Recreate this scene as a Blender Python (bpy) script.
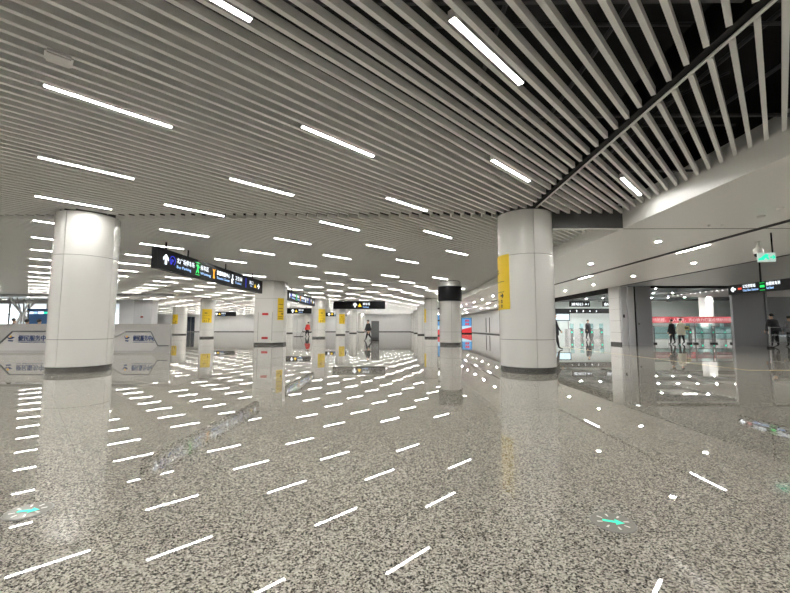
import bpy, bmesh, math, random
from mathutils import Vector, Matrix
random.seed(7)
D = bpy.data
for o in list(D.objects): D.objects.remove(o)
sc = bpy.context.scene
COL = sc.collection
R = math.radians
PI = math.pi

# ------------------------------------------------------------------ camera, world, exposure
CAM_H = 1.15
FPX = 377.0
YAW, PITCH = R(0.6), math.atan(30.5/FPX)
cam = D.objects.new('camera', D.cameras.new('camera')); COL.objects.link(cam)
cam.data.sensor_fit = 'HORIZONTAL'; cam.data.sensor_width = 36.0
cam.data.lens = 36.0*FPX/790.0
cam.data.clip_start = 0.05; cam.data.clip_end = 400
cam.location = (0, 0, CAM_H)
cam.rotation_euler = (R(90)+PITCH, 0, YAW)
sc.camera = cam

w = D.worlds.new('sky'); sc.world = w; w.use_nodes = True
bg = w.node_tree.nodes['Background']
bg.inputs[0].default_value = (0.86, 0.93, 1.0, 1); bg.inputs[1].default_value = 2.2

vs = sc.view_settings
vs.view_transform = 'Standard'; vs.look = 'None'; vs.gamma = 1.0; vs.use_curve_mapping = False
vs.exposure = 0.82
LAMP = 68.0        # linear lamps
SPOT = 620.0        # downlights

def in_view(x, y, z, m=0.06):
    """Is the point inside the camera's field (used only to rank repeats by how large they show)?"""
    cyw, syw = math.cos(YAW), math.sin(YAW); cp, sp = math.cos(PITCH), math.sin(PITCH)
    F = (-syw*cp, cyw*cp, sp); Rr = (cyw, syw, 0)
    U = (Rr[1]*F[2]-Rr[2]*F[1], Rr[2]*F[0]-Rr[0]*F[2], Rr[0]*F[1]-Rr[1]*F[0])
    d = (x, y, z-CAM_H)
    f = sum(a*b for a, b in zip(d, F))
    if f < 0.3: return False
    u = sum(a*b for a, b in zip(d, Rr))/f*FPX/395; v = sum(a*b for a, b in zip(d, U))/f*FPX/296.5
    return abs(u) < 1+m and abs(v) < 1+m

# ------------------------------------------------------------------ materials
MATS = {}
def mat(name, color, rough=0.5, metal=0.0, emit=None, estr=0.0, var=0.0, scale=6.0, bump=0.0, alpha=None, trans=0.0, ior=1.5, coat=0.0):
    if name in MATS: return MATS[name]
    m = D.materials.new(name); m.use_nodes = True
    nt = m.node_tree; b = nt.nodes['Principled BSDF']
    b.inputs['Base Color'].default_value = (*color, 1)
    b.inputs['Roughness'].default_value = rough; b.inputs['Metallic'].default_value = metal
    b.inputs['IOR'].default_value = ior
    b.inputs['Transmission Weight'].default_value = trans
    b.inputs['Coat Weight'].default_value = coat
    if alpha is not None: b.inputs['Alpha'].default_value = alpha
    if emit:
        b.inputs['Emission Color'].default_value = (*emit, 1); b.inputs['Emission Strength'].default_value = estr
    if var or bump:
        g = nt.nodes.new('ShaderNodeNewGeometry')
        n = nt.nodes.new('ShaderNodeTexNoise'); n.inputs['Scale'].default_value = scale; n.inputs['Detail'].default_value = 3
        nt.links.new(g.outputs['Position'], n.inputs['Vector'])
        if var:
            mx = nt.nodes.new('ShaderNodeMix'); mx.data_type = 'RGBA'
            mx.inputs['A'].default_value = (*[max(0, c*(1-var)) for c in color], 1)
            mx.inputs['B'].default_value = (*[min(1, c*(1+var)) for c in color], 1)
            nt.links.new(n.outputs['Fac'], mx.inputs['Factor']); nt.links.new(mx.outputs['Result'], b.inputs['Base Color'])
        if bump:
            bp = nt.nodes.new('ShaderNodeBump'); bp.inputs['Strength'].default_value = bump; bp.inputs['Distance'].default_value = 0.01
            nt.links.new(n.outputs['Fac'], bp.inputs['Height']); nt.links.new(bp.outputs['Normal'], b.inputs['Normal'])
    MATS[name] = m
    return m

def granite():
    m = D.materials.new('polished_granite'); m.use_nodes = True
    nt = m.node_tree; N = nt.nodes; L = nt.links; b = N['Principled BSDF']
    g = N.new('ShaderNodeNewGeometry')
    v = N.new('ShaderNodeTexVoronoi'); v.inputs['Scale'].default_value = 130; v.inputs['Randomness'].default_value = 1
    n0 = N.new('ShaderNodeTexNoise'); n0.inputs['Scale'].default_value = 120; n0.inputs['Detail'].default_value = 2
    mv = N.new('ShaderNodeVectorMath'); mv.operation = 'SCALE'; mv.inputs['Scale'].default_value = 0.016
    ad = N.new('ShaderNodeVectorMath'); ad.operation = 'ADD'
    L.new(g.outputs['Position'], n0.inputs['Vector']); L.new(n0.outputs['Color'], mv.inputs[0])
    L.new(g.outputs['Position'], ad.inputs[0]); L.new(mv.outputs['Vector'], ad.inputs[1])
    L.new(ad.outputs['Vector'], v.inputs['Vector'])
    sp = N.new('ShaderNodeSeparateColor'); L.new(v.outputs['Color'], sp.inputs[0])
    n1 = N.new('ShaderNodeTexNoise'); n1.inputs['Scale'].default_value = 40; n1.inputs['Detail'].default_value = 4
    L.new(g.outputs['Position'], n1.inputs['Vector'])
    mx = N.new('ShaderNodeMix'); mx.data_type = 'FLOAT'; mx.inputs[0].default_value = 0.30
    L.new(sp.outputs[0], mx.inputs[2]); L.new(n1.outputs['Fac'], mx.inputs[3])
    cr = N.new('ShaderNodeValToRGB'); L.new(mx.outputs[0], cr.inputs[0])
    e = cr.color_ramp.elements
    e[0].position = 0.20; e[0].color = (0.035, 0.032, 0.028, 1)
    e[1].position = 0.80; e[1].color = (0.60, 0.565, 0.49, 1)
    for p, c in ((0.34, (0.10, 0.092, 0.080, 1)), (0.42, (0.27, 0.253, 0.217, 1)), (0.60, (0.42, 0.395, 0.342, 1))):
        k = e.new(p); k.color = c
    oi = N.new('ShaderNodeObjectInfo')
    mr = N.new('ShaderNodeMapRange'); mr.inputs['To Min'].default_value = 0.96; mr.inputs['To Max'].default_value = 1.03
    L.new(oi.outputs['Random'], mr.inputs['Value'])
    ml = N.new('ShaderNodeVectorMath'); ml.operation = 'SCALE'
    L.new(cr.outputs['Color'], ml.inputs[0]); L.new(mr.outputs['Result'], ml.inputs['Scale'])
    L.new(ml.outputs['Vector'], b.inputs['Base Color'])
    b.inputs['Roughness'].default_value = 0.012
    b.inputs['IOR'].default_value = 1.55
    MATS['granite'] = m
    return m
granite()
M = MATS
mat('slat', (0.87, 0.872, 0.845), 0.4, var=0.03, scale=3)
mat('plenum', (0.012, 0.012, 0.013), 0.9, var=0.3, scale=2)
mat('pipe', (0.05, 0.05, 0.055), 0.5, var=0.2)
mat('column_white', (0.72, 0.708, 0.68), 0.22, var=0.015, scale=1.5, coat=0.2)
mat('joint_dark', (0.10, 0.10, 0.095), 0.7, var=0.1)
mat('steel', (0.20, 0.195, 0.185), 0.25, metal=0.8, var=0.25, scale=14)
mat('ceiling_white', (0.82, 0.81, 0.785), 0.28, var=0.015, scale=0.8)
mat('ceiling_gray', (0.30, 0.305, 0.31), 0.34, var=0.04, scale=1.0)
mat('wall_white', (0.74, 0.74, 0.735), 0.32, var=0.015, scale=0.7)
mat('wall_gray', (0.27, 0.275, 0.29), 0.45, var=0.04, scale=1.2)
mat('pier_gray', (0.52, 0.52, 0.53), 0.4, var=0.03)
mat('dark_gray', (0.075, 0.075, 0.075), 0.4, var=0.1)
mat('black', (0.006, 0.006, 0.007), 0.5, ior=1.3, var=0.2)
mat('sign_black', (0.006, 0.0065, 0.007), 0.5, ior=1.25, var=0.15)
mat('lamp', (0.9, 0.9, 0.9), 0.4, emit=(1.0, 0.985, 0.95), estr=LAMP)
mat('spot', (0.9, 0.9, 0.9), 0.4, emit=(1.0, 0.98, 0.95), estr=SPOT)
mat('housing', (0.75, 0.74, 0.72), 0.4, var=0.02)
mat('white_plastic', (0.80, 0.79, 0.77), 0.4, var=0.02)
mat('yellow', (0.80, 0.55, 0.015), 0.45, var=0.04)
mat('yellow_lit', (0.8, 0.55, 0.02), 0.4, emit=(1.0, 0.68, 0.02), estr=0.55)
mat('print_black', (0.02, 0.02, 0.018), 0.5, var=0.1)
mat('text_white', (0.8, 0.85, 0.9), 0.4, emit=(0.85, 0.93, 1.0), estr=0.95)
mat('text_blue', (0.3, 0.5, 0.9), 0.4, emit=(0.35, 0.60, 1.0), estr=0.75)
mat('icon_blue', (0.02, 0.03, 0.8), 0.4, emit=(0.02, 0.04, 0.95), estr=0.55)
mat('icon_green', (0.0, 0.6, 0.1), 0.4, emit=(0.0, 0.85, 0.12), estr=0.55)
mat('icon_orange', (0.9, 0.35, 0.0), 0.4, emit=(1.0, 0.40, 0.02), estr=0.55)
mat('icon_red', (0.6, 0.05, 0.02), 0.4, emit=(0.75, 0.06, 0.03), estr=0.6)
mat('exit_green', (0.02, 0.6, 0.4), 0.4, emit=(0.0, 0.75, 0.46), estr=0.6)
mat('exit_pale', (0.6, 0.75, 0.7), 0.4, emit=(0.60, 0.72, 0.68), estr=0.22)
mat('red_paint', (0.55, 0.03, 0.03), 0.45, var=0.05)
mat('red_dark', (0.28, 0.03, 0.03), 0.45, var=0.05)
mat('banner_red', (0.22, 0.014, 0.022), 0.6, var=0.08, bump=0.2)
mat('banner_white', (0.45, 0.38, 0.38), 0.6, var=0.03)
mat('counter_stone', (0.40, 0.39, 0.375), 0.25, var=0.05, scale=4)
mat('counter_panel', (0.50, 0.49, 0.48), 0.22, var=0.03, scale=4)
mat('logo_navy', (0.008, 0.035, 0.13), 0.4, var=0.1)
mat('logo_gold', (0.75, 0.42, 0.05), 0.4, var=0.1)
mat('brass', (0.55, 0.44, 0.16), 0.3, metal=0.3, var=0.1)
mat('glass_clear', (0.92, 0.97, 0.96), 0.02, trans=1.0, ior=1.45)
mat('glass_teal', (0.55, 0.78, 0.78), 0.05, trans=0.85, ior=1.2, var=0.02)
mat('glass_dark', (0.02, 0.03, 0.045), 0.08, var=0.1)
mat('kiosk_blue', (0.03, 0.12, 0.30), 0.35, var=0.05)
mat('ad_blue', (0.08, 0.30, 0.65), 0.35, emit=(0.10, 0.35, 0.75), estr=0.12)
mat('ad_pale', (0.45, 0.65, 0.8), 0.35, emit=(0.45, 0.7, 0.9), estr=0.2)
mat('ad_red', (0.7, 0.04, 0.05), 0.35, emit=(0.8, 0.04, 0.05), estr=0.12)
mat('frame_gray', (0.16, 0.165, 0.17), 0.35, metal=0.5, var=0.08)
mat('steel_rail', (0.55, 0.56, 0.57), 0.22, metal=0.9, var=0.06)
mat('hall_ceiling', (0.55, 0.58, 0.59), 0.6, var=0.06)
mat('concourse_wall', (0.62, 0.69, 0.69), 0.35, var=0.06, scale=0.8)
mat('hall_beam', (0.10, 0.115, 0.12), 0.5, var=0.08)
mat('skin', (0.55, 0.36, 0.26), 0.55, var=0.04)
mat('hair', (0.012, 0.010, 0.009), 0.5, var=0.2, scale=60)
mat('cloth_black', (0.014, 0.014, 0.017), 0.8, var=0.3, scale=20, bump=0.3)
mat('cloth_dark', (0.03, 0.032, 0.04), 0.8, var=0.3, scale=20, bump=0.3)
mat('cloth_red', (0.60, 0.035, 0.03), 0.75, var=0.15, scale=20, bump=0.3)
mat('cloth_cream', (0.75, 0.72, 0.60), 0.8, var=0.08, scale=20, bump=0.3)
mat('cloth_gray', (0.20, 0.20, 0.21), 0.8, var=0.2, scale=20, bump=0.3)
mat('shoe', (0.02, 0.02, 0.02), 0.4, var=0.2)
mat('disc_rim', (0.20, 0.195, 0.18), 0.3, metal=0.5, var=0.2)
mat('disc_face', (0.30, 0.29, 0.26), 0.12, var=0.1, scale=40)
mat('ray_white', (0.75, 0.72, 0.66), 0.3, var=0.05)

# ------------------------------------------------------------------ mesh helpers
class MB:
    def __init__(s): s.v = []; s.f = []; s.mi = []; s.cur = 0
    def face(s, pts):
        i = len(s.v); s.v += [tuple(p) for p in pts]; s.f.append(tuple(range(i, i+len(pts)))); s.mi.append(s.cur)
    def box(s, x0, x1, y0, y1, z0, z1):
        i = len(s.v)
        s.v += [(x0,y0,z0),(x1,y0,z0),(x1,y1,z0),(x0,y1,z0),(x0,y0,z1),(x1,y0,z1),(x1,y1,z1),(x0,y1,z1)]
        for q in ((0,3,2,1),(4,5,6,7),(0,1,5,4),(1,2,6,5),(2,3,7,6),(3,0,4,7)):
            s.f.append(tuple(i+k for k in q)); s.mi.append(s.cur)
        return s
    def prism(s, poly, z0, z1):
        """poly in xy (counter-clockwise), extruded in z"""
        n = len(poly); i = len(s.v)
        s.v += [(x, y, z0) for x, y in poly] + [(x, y, z1) for x, y in poly]
        s.f.append(tuple(i+k for k in reversed(range(n)))); s.f.append(tuple(i+n+k for k in range(n))); s.mi += [s.cur]*2
        for k in range(n):
            a, b = i+k, i+(k+1) % n
            s.f.append((a, b, b+n, a+n)); s.mi.append(s.cur)
        return s
    def vprism(s, poly, y0, y1):
        """poly in xz seen from -Y (counter-clockwise), front at y0, back at y1"""
        n = len(poly); i = len(s.v)
        s.v += [(x, y0, z) for x, z in poly] + [(x, y1, z) for x, z in poly]
        s.f.append(tuple(i+k for k in range(n))); s.f.append(tuple(i+n+k for k in reversed(range(n)))); s.mi += [s.cur]*2
        for k in range(n):
            a, b = i+k, i+(k+1) % n
            s.f.append((b, a, a+n, b+n)); s.mi.append(s.cur)
        return s
    def tube(s, p, q, r0, r1=None, n=8):
        r1 = r0 if r1 is None else r1
        p, q = Vector(p), Vector(q); d = (q-p).normalized()
        u = d.orthogonal().normalized(); w_ = d.cross(u); i = len(s.v)
        for c, r in ((p, r0), (q, r1)):
            for k in range(n):
                a = 2*PI*k/n; s.v.append(tuple(c+u*math.cos(a)*r+w_*math.sin(a)*r))
        for k in range(n):
            a, b = i+k, i+(k+1) % n
            s.f.append((a, b, b+n, a+n)); s.mi.append(s.cur)
        s.f.append(tuple(i+k for k in reversed(range(n)))); s.f.append(tuple(i+n+k for k in range(n))); s.mi += [s.cur]*2
        return s
    def revolve(s, prof, n=24, cx=0, cy=0):
        """closed solid of revolution; prof = [(r, z)...] bottom to top"""
        i = len(s.v); m = len(prof)
        for r, z in prof:
            for k in range(n):
                a = 2*PI*k/n; s.v.append((cx+r*math.cos(a), cy+r*math.sin(a), z))
        for j in range(m-1):
            for k in range(n):
                a, b = i+j*n+k, i+j*n+(k+1) % n
                s.f.append((a, b, b+n, a+n)); s.mi.append(s.cur)
        s.f.append(tuple(i+k for k in reversed(range(n)))); s.f.append(tuple(i+(m-1)*n+k for k in range(n))); s.mi += [s.cur]*2
        return s
    def arc(s, ri, ro, a0, a1, z0, z1, n=10):
        """curved panel between two radii and two angles"""
        i = len(s.v)
        for k in range(n+1):
            a = a0+(a1-a0)*k/n; c, sn = math.cos(a), math.sin(a)
            s.v += [(ri*c, ri*sn, z0), (ro*c, ro*sn, z0), (ro*c, ro*sn, z1), (ri*c, ri*sn, z1)]
        for k in range(n):
            a = i+4*k; b = a+4
            for u, v_ in ((0,1),(1,2),(2,3),(3,0)):
                s.f.append((a+u, a+v_, b+v_, b+u)); s.mi.append(s.cur)
        s.f.append((i, i+3, i+2, i+1)); e = i+4*n; s.f.append((e, e+1, e+2, e+3)); s.mi += [s.cur]*2
        return s
    def mesh(s, name, mats, smooth=None):
        me = D.meshes.new(name); me.from_pydata(s.v, [], s.f)
        for m_ in (mats if isinstance(mats, (list, tuple)) else [mats]): me.materials.append(MATS[m_])
        me.polygons.foreach_set('material_index', s.mi)
        if smooth:
            me.polygons.foreach_set('use_smooth', [True]*len(s.f))
            me.update(); me.set_sharp_from_angle(angle=R(smooth))
        me.update(); return me
    def build(s, name, mats, parent=None, loc=(0,0,0), rot=(0,0,0), smooth=None):
        return link(name, s.mesh(name, mats, smooth), parent, loc, rot)

def link(name, data, parent=None, loc=(0,0,0), rot=(0,0,0)):
    o = D.objects.new(name, data); COL.objects.link(o)
    o.location = loc; o.rotation_euler = rot
    if parent is not None: o.parent = parent
    return o
def tag(o, label, cat, group=None):
    o['label'] = label; o['category'] = cat
    if group: o['group'] = group
    return o
def thing(name, label, cat, loc=(0,0,0), rz=0, group=None):
    return tag(link(name, None, None, loc, (0,0,rz)), label, cat, group)
def struct(o, label=None):
    o['kind'] = 'structure'
    if label: o['label'] = label
    return o
def copy_tree(o, parent=None):
    c = o.copy(); COL.objects.link(c); c.parent = parent
    for ch in [q for q in D.objects if q.parent == o]: copy_tree(ch, c)
    return c

def text(s, size, m, parent, loc, name='lettering', width=None, depth=0.004, align='LEFT', rot=(R(90),0,0), tilt=0):
    """raised lettering facing the thing's local -Y"""
    cu = D.curves.new('t', 'FONT'); cu.body = s; cu.size = size; cu.extrude = depth/2
    cu.align_x = align; cu.align_y = 'BOTTOM_BASELINE'; cu.resolution_u = 2
    t = D.objects.new('t', cu); COL.objects.link(t)
    dg = bpy.context.evaluated_depsgraph_get()
    me = D.meshes.new_from_object(t.evaluated_get(dg))
    D.objects.remove(t); D.curves.remove(cu)
    me.materials.clear(); me.materials.append(MATS[m])
    if width and len(me.vertices):
        xs = [v.co.x for v in me.vertices]; k = width/max(1e-6, max(xs)-min(xs))
        for v in me.vertices: v.co.x *= k
    return link(name, me, parent, loc, rot)

def arrow_poly(cx, cz, s, ang=0):
    p = [(-0.14,-0.5),(0.14,-0.5),(0.14,0.05),(0.42,-0.12),(0.42,0.14),(0,0.5),(-0.42,0.14),(-0.42,-0.12),(-0.14,0.05)]
    c, sn = math.cos(ang), math.sin(ang)
    return [(cx+s*(x*c-z*sn), cz+s*(x*sn+z*c)) for x, z in p]

# ------------------------------------------------------------------ layout
HZ = 4.15                      # underside of the slats
LZ = 3.75                      # underside of the low ceiling on the right
FX = 5.92                      # fascia between the two
COLS_X = [3.37, -8.45, -20.3, -32.15]
COLS_Y = [10.0, 24.9, 39.8, 54.7, 69.6, 84.5]
CR = 0.70
FAR = 90.0
WX = 14.5                      # long white wall on the right
Q = 2**-0.5
def st(x, y): return ((x+y)*Q, (y-x)*Q)
def xy(s, t): return ((s-t)*Q, (s+t)*Q)

# ------------------------------------------------------------------ floor: diagonal granite tiles
floor = struct(MB().box(-62.2, 50, -16.2, FAR+0.2, -0.30, -0.02).build('floor', 'joint_dark'), 'polished speckled granite floor')
TS, TG = 0.8, 0.0016
tile_me = MB().box(-TS/2+TG/2, TS/2-TG/2, -TS/2+TG/2, TS/2-TG/2, -0.02, 0).mesh('tile', 'granite')
cand = []
for i in range(-75, 180):
    for j in range(-70, 150):
        x, y = xy(i*TS, j*TS)
        if -61.5 < x < 49.2 and -15.6 < y < FAR-0.6:
            d = math.hypot(x, y)
            vis = d < 26 and any(in_view(x+a, y+b, 0, 0) for a, b in ((0,0),(.4,0),(-.4,0),(0,.4),(0,-.4)))
            cand.append((0 if vis else 1, d, i, j))
cand.sort()
for _, _, i, j in cand[:300]:
    x, y = xy(i*TS, j*TS)
    link('tile', tile_me, floor, (x, y, 0), (0, 0, R(45)))
far_tiles = MB(); a = TS/2-TG/2
for _, _, i, j in cand[300:]:
    far_tiles.face([(*xy(i*TS+u*a, j*TS+v*a), 0.0) for u, v in ((-1,1),(-1,-1),(1,-1),(1,1))])
o = far_tiles.build('tile_field', 'granite', floor); o['kind'] = 'stuff'
# make sure the normals look up
if o.data.polygons[0].normal.z < 0: o.data.flip_normals()

# thin brass inlay line on the right
m = MB(); m.box(9.27, 9.33, 10.25, 60, 0.0005, 0.003); m.box(9.33, 38, 10.25, 10.31, 0.0005, 0.003)
struct(m.build('trim_1', 'brass'), 'thin yellow inlay line in the floor')

# ------------------------------------------------------------------ ceiling with slats
m = MB(); m.box(-62.2, 50, -16.2, FAR+0.2, 5.6, 5.8)
ceiling = struct(m.build('ceiling', 'plenum'), 'dark ceiling void above diagonal white slats')
SP, SW, SH = 0.19893, 0.054, 0.105
T0 = 2.08+SP/2                 # lamps sit in the gaps
BAYS = [(-22, 3.31, -15.8, 9.87), (3.50, FX+0.03, -15.8, 9.86),
        (-20.24, FX+0.03, 10.13, 24.79), (-45.8, -20.36, 10.13, 33.9), (-45.8, -22.1, -15.8, 9.87)]
for k in range(1, 6):
    y0 = COLS_Y[k]+0.07; y1 = (COLS_Y[k+1]-0.07) if k < 5 else FAR
    BAYS.append((-20.24, FX+0.03, y0, y1))
unit = MB().box(-0.5, 0.5, -SW/2, SW/2, 0, SH).mesh('slat', 'slat')
segs = []
for (x0, x1, y0, y1) in BAYS:
    tmin = (y0-x1)*Q; tmax = (y1-x0)*Q
    k = math.ceil((tmin-T0)/SP)
    while T0+k*SP < tmax:
        t = T0+k*SP; k += 1
        # x=(s-t)Q in [x0,x1]; y=(s+t)Q in [y0,y1]
        s0 = max(x0/Q+t, y0/Q-t); s1 = min(x1/Q+t, y1/Q-t)
        if s1-s0 < 0.12: continue
        best = 1e9
        n = max(3, int((s1-s0)/0.4))
        for q in range(n+1):
            s_ = s0+(s1-s0)*q/n; x, y = xy(s_, t)
            if in_view(x, y, HZ, 0.0): best = min(best, math.hypot(x, y))
        segs.append((best, s0, s1, t))
segs.sort()
field = MB()
for n, (_, s0, s1, t) in enumerate(segs):
    sm = (s0+s1)/2
    if n < 300:
        o = link('slat', unit, ceiling, (*xy(sm, t), HZ), (0, 0, R(45))); o.scale = (s1-s0, 1, 1)
    else:
        i = len(field.v)
        for z in (HZ, HZ+SH):
            for s_, tt in ((s0, t-SW/2), (s1, t-SW/2), (s1, t+SW/2), (s0, t+SW/2)): field.v.append((*xy(s_, tt), z))
        for qd in ((0,3,2,1),(4,5,6,7),(0,1,5,4),(1,2,6,5),(2,3,7,6),(3,0,4,7)):
            field.f.append(tuple(i+k for k in qd)); field.mi.append(0)
o = field.build('slat_field', 'slat', ceiling); o['kind'] = 'stuff'
# services in the void
m = MB()
for x in (-1.5, 1.2, 2.6, 4.4, 5.3): m.tube((x, -4, 4.75+0.05*(x % 1)), (x, 24, 4.75+0.05*(x % 1)), 0.03)
for y in (2.2, 4.1, 6.3, 8.4): m.tube((-10, y, 4.62), (5.8, y, 4.62), 0.022)
for y in (3.0, 5.2, 7.4): m.tube((3.8, y, 4.35), (5.4, y+0.7, 5.3), 0.018)
o = m.build('service_pipe', 'pipe', ceiling)
m = MB()
for y in (1.4, 3.4, 5.4, 7.4, 9.0): m.box(-12, 3.3, y-0.02, y+0.02, HZ+SH+0.001, HZ+SH+0.04); m.box(3.55, 5.9, y-0.02, y+0.02, HZ+SH+0.001, HZ+SH+0.04)
m.build('carrier_rail', 'pipe', ceiling)

# beam line over the near columns
struct(MB().box(3.36, 3.487, -15.8, 9.35, HZ+0.03, HZ+0.45).build('trim_2', 'black'), 'dark channel between two fields of slats')
struct(MB().box(3.452, 3.487, -15.8, 9.35, HZ-0.005, HZ+0.015).build('trim_3', 'slat'), 'pale metal edge along the dark ceiling channel')
# fascia and low white ceiling
struct(MB().box(FX, FX+0.06, -16, FAR, LZ, HZ+0.30).build('trim_4', 'ceiling_white'), 'white fascia where the slats end')
struct(MB().box(FX+0.06, 9.45, -16, FAR, LZ, LZ+0.06).build('ceiling', 'ceiling_white'), 'low smooth white ceiling beside the slats')
struct(MB().box(9.65, 14.0, -16, FAR, LZ, LZ+0.06).build('ceiling', 'ceiling_white'), 'low smooth white ceiling beyond the dark slot')
struct(MB().box(9.40, 9.70, -16, FAR, LZ+0.10, LZ+0.16).build('trim_5', 'black'), 'dark slot running along the white ceiling')
struct(MB().box(9.445, 9.46, -16, FAR, LZ-0.012, LZ+0.1).box(9.64, 9.655, -16, FAR, LZ-0.012, LZ+0.1).build('trim_6', 'frame_gray'), 'metal edges of the ceiling slot')
struct(MB().box(14.0, 14.10, -16, FAR, LZ+0.05, LZ+0.11).build('trim_7', 'black'), 'dark gap between white and grey ceilings')
struct(MB().box(14.08, 14.13, -16, 24.0, LZ-0.02, LZ+0.07).build('trim_8', 'frame_gray'), 'metal edge of the grey ceiling')
struct(MB().box(14.10, 50, -16, 24.0, LZ, LZ+0.06).build('ceiling', 'ceiling_gray'), 'glossy grey metal ceiling')
struct(MB().box(4.08, FX, 9.84, 9.96, LZ, HZ+0.2).build('trim_9', 'dark_gray'), 'dark grey cross beam from the column to the fascia')
struct(MB().box(4.08, FX, 9.835, 9.965, LZ-0.012, LZ).build('trim_10', 'slat'), 'pale bottom edge of the cross beam')
struct(MB().box(FX, 9.44, 9.88, 9.92, LZ-0.004, LZ+0.01).box(9.66, 14.0, 9.88, 9.92, LZ-0.004, LZ+0.01).build('trim_11', 'dark_gray'), 'dark joint across the white ceiling')
# bulkhead and plain white ceiling at the far left
struct(MB().box(-61.9, -20.5, 34.0, 34.35, HZ-0.22, HZ+0.4).build('trim_12', 'pier_gray'), 'grey bulkhead where the slats stop')
struct(MB().box(-61.9, -20.5, 34.35, FAR, HZ+0.0, HZ+0.06).build('ceiling', 'ceiling_white'), 'plain white ceiling beyond the bulkhead')

# ------------------------------------------------------------------ walls
struct(MB().box(-62.2, WX+0.2, FAR, FAR+0.2, 0, 5.6).build('wall_back', 'wall_white'))
struct(MB().box(-61.9, WX, FAR-0.06, FAR, 0, 0.14).build('baseboard_back', 'dark_gray'))
struct(MB().box(WX, WX+0.2, 37, FAR, 0, 5.6).build('wall_right', 'wall_white'))
struct(MB().box(WX-0.05, WX, 37, FAR-0.06, 0, 0.14).build('baseboard_right', 'dark_gray'))
struct(MB().box(-46.2, -46, -16, 42, 0, 5.6).build('wall_left', 'wall_white'))
struct(MB().box(-46.2, 50, -16.2, -16, 0, 5.6).build('wall_front', 'wall_white'))
struct(MB().box(50, 50.2, -16.2, 62, 0, 5.6).build('wall_far_right', 'wall_gray'))
struct(MB().prism([(-28.9, 42.2), (-28.6, 42.2), (-61.6, FAR), (-62.2, FAR)], 0, 5.6).build('wall_left_return', 'wall_white'))
# panels of the far white wall
wb = D.objects['wall_back']
pm = MB().box(-1.485, 1.485, -0.012, 0, -0.62, 0.62).mesh('panel', 'wall_white')
for r in range(3):
    for k in range(25):
        x = -60.3+3.0*k
        if x < 13: link('panel', pm, wb, (x, FAR, 0.14+0.64+1.26*r))
wr = D.objects['wall_right']
pr = MB().box(-0.012, 0, -1.485, 1.485, -0.58, 0.58).mesh('panel', 'wall_white')
for r in range(3):
    for k in range(17):
        y = 38.6+3.0*k
        if abs(y-61.5) > 3.6: link('panel', pr, wr, (WX, y, 0.14+0.60+1.19*r))

# glazed wall at the far left, daylight outside
struct(MB().box(-46, -28.9, 41.9, 42.1, 0, 0.25).box(-46, -28.9, 41.9, 42.1, HZ-0.3, 5.6).build('wall_window', 'wall_white'))
wn = struct(MB().box(-46, -28.9, 41.95, 42.05, 0.25, 0.33).box(-46, -28.9, 41.95, 42.05, HZ-0.38, HZ-0.3).build('window_1', 'white_plastic'), 'white framed glazed wall with daylight behind')
for k in range(9):
    x = -46+17.1*k/8
    MB().box(-0.05, 0.05, -0.07, 0.07, 0.33, HZ-0.38).build('mullion', 'white_plastic', wn, (x, 42, 0))
    if k < 8: MB().box(0.05, 17.1/8-0.05, -0.01, 0.01, 0.33, HZ-0.38).build('pane', 'glass_clear', wn, (x, 42, 0))
MB().box(-46, -28.9, 41.96, 42.04, 2.5, 2.58).build('transom', 'white_plastic', wn)
# doors in the walls
d = struct(MB().box(-50.7, -48.9, FAR-0.05, FAR-0.013, 0, 3.6).build('door_1', 'glass_dark'), 'tall dark glass doorway in the far wall')
MB().box(-49.84, -49.76, FAR-0.09, FAR-0.05, 0, 3.6).build('door_frame', 'frame_gray', d)
d = struct(MB().box(-25.6, -23.0, FAR-0.07, FAR-0.03, 0, 2.9).build('door_2', 'wall_white'), 'white double door in the far wall')
MB().box(-24.32, -24.28, FAR-0.08, FAR-0.07, 0, 2.9).build('door_gap', 'dark_gray', d)
d = struct(MB().box(WX-0.03, WX, 59.0, 64.0, 0, 3.2).build('door_3', 'wall_white'), 'white double door with tall dark pull handles')
for y in (60.3, 62.7): MB().box(WX-0.13, WX-0.06, y-0.09, y+0.09, 0.25, 2.65).build('handle', 'dark_gray', d)

# ------------------------------------------------------------------ right end: tiled pillar, grey shutters, openings
pil = struct(MB().box(14.34, 14.86, 24.64, 25.76, 0, 5.6).build('wall_pillar', 'joint_dark'), 'white tiled pillar beside the grey shutter')
zs = [0.16, 0.80, 1.56, 2.31, 3.06, LZ+0.2]
for a, b in zip(zs[:-1], zs[1:]):
    MB().box(14.34, 14.86, 24.6, 24.64, a+0.006, b-0.006).build('tile', 'wall_white', pil)
    MB().box(14.3, 14.34, 24.6, 25.8, a+0.006, b-0.006).build('tile', 'wall_white', pil)
    MB().box(14.86, 14.9, 24.6, 25.8, a+0.006, b-0.006).build('tile', 'wall_white', pil)
MB().box(14.31, 14.89, 24.61, 25.79, 0, 0.15).build('skirting', 'dark_gray', pil)
d = struct(MB().box(14.36, 14.70, 24.46, 24.58, 0, LZ).build('door_4', 'pier_gray'), 'grey folded shutter panels beside the tiled pillar')
MB().box(14.44, 14.50, 24.38, 24.46, 1.75, 1.95).build('lock_box', 'black', d)
MB().box(14.74, 15.12, 24.35, 24.5, 0, LZ-0.01).build('leaf', 'pier_gray', d)
MB().box(15.13, 15.18, 24.3, 24.5, 0, LZ-0.01).build('leaf_edge', 'black', d)
MB().box(15.19, 16.12, 24.2, 24.32, 0, LZ-0.01).build('leaf', 'wall_gray', d)
m = MB(); m.revolve([(0.05, -0.01), (0.06, 0), (0.05, 0.01)], 12); m.build('ring_handle', 'steel', d, (15.27, 24.19, 1.35), (R(90), 0, 0))
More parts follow.
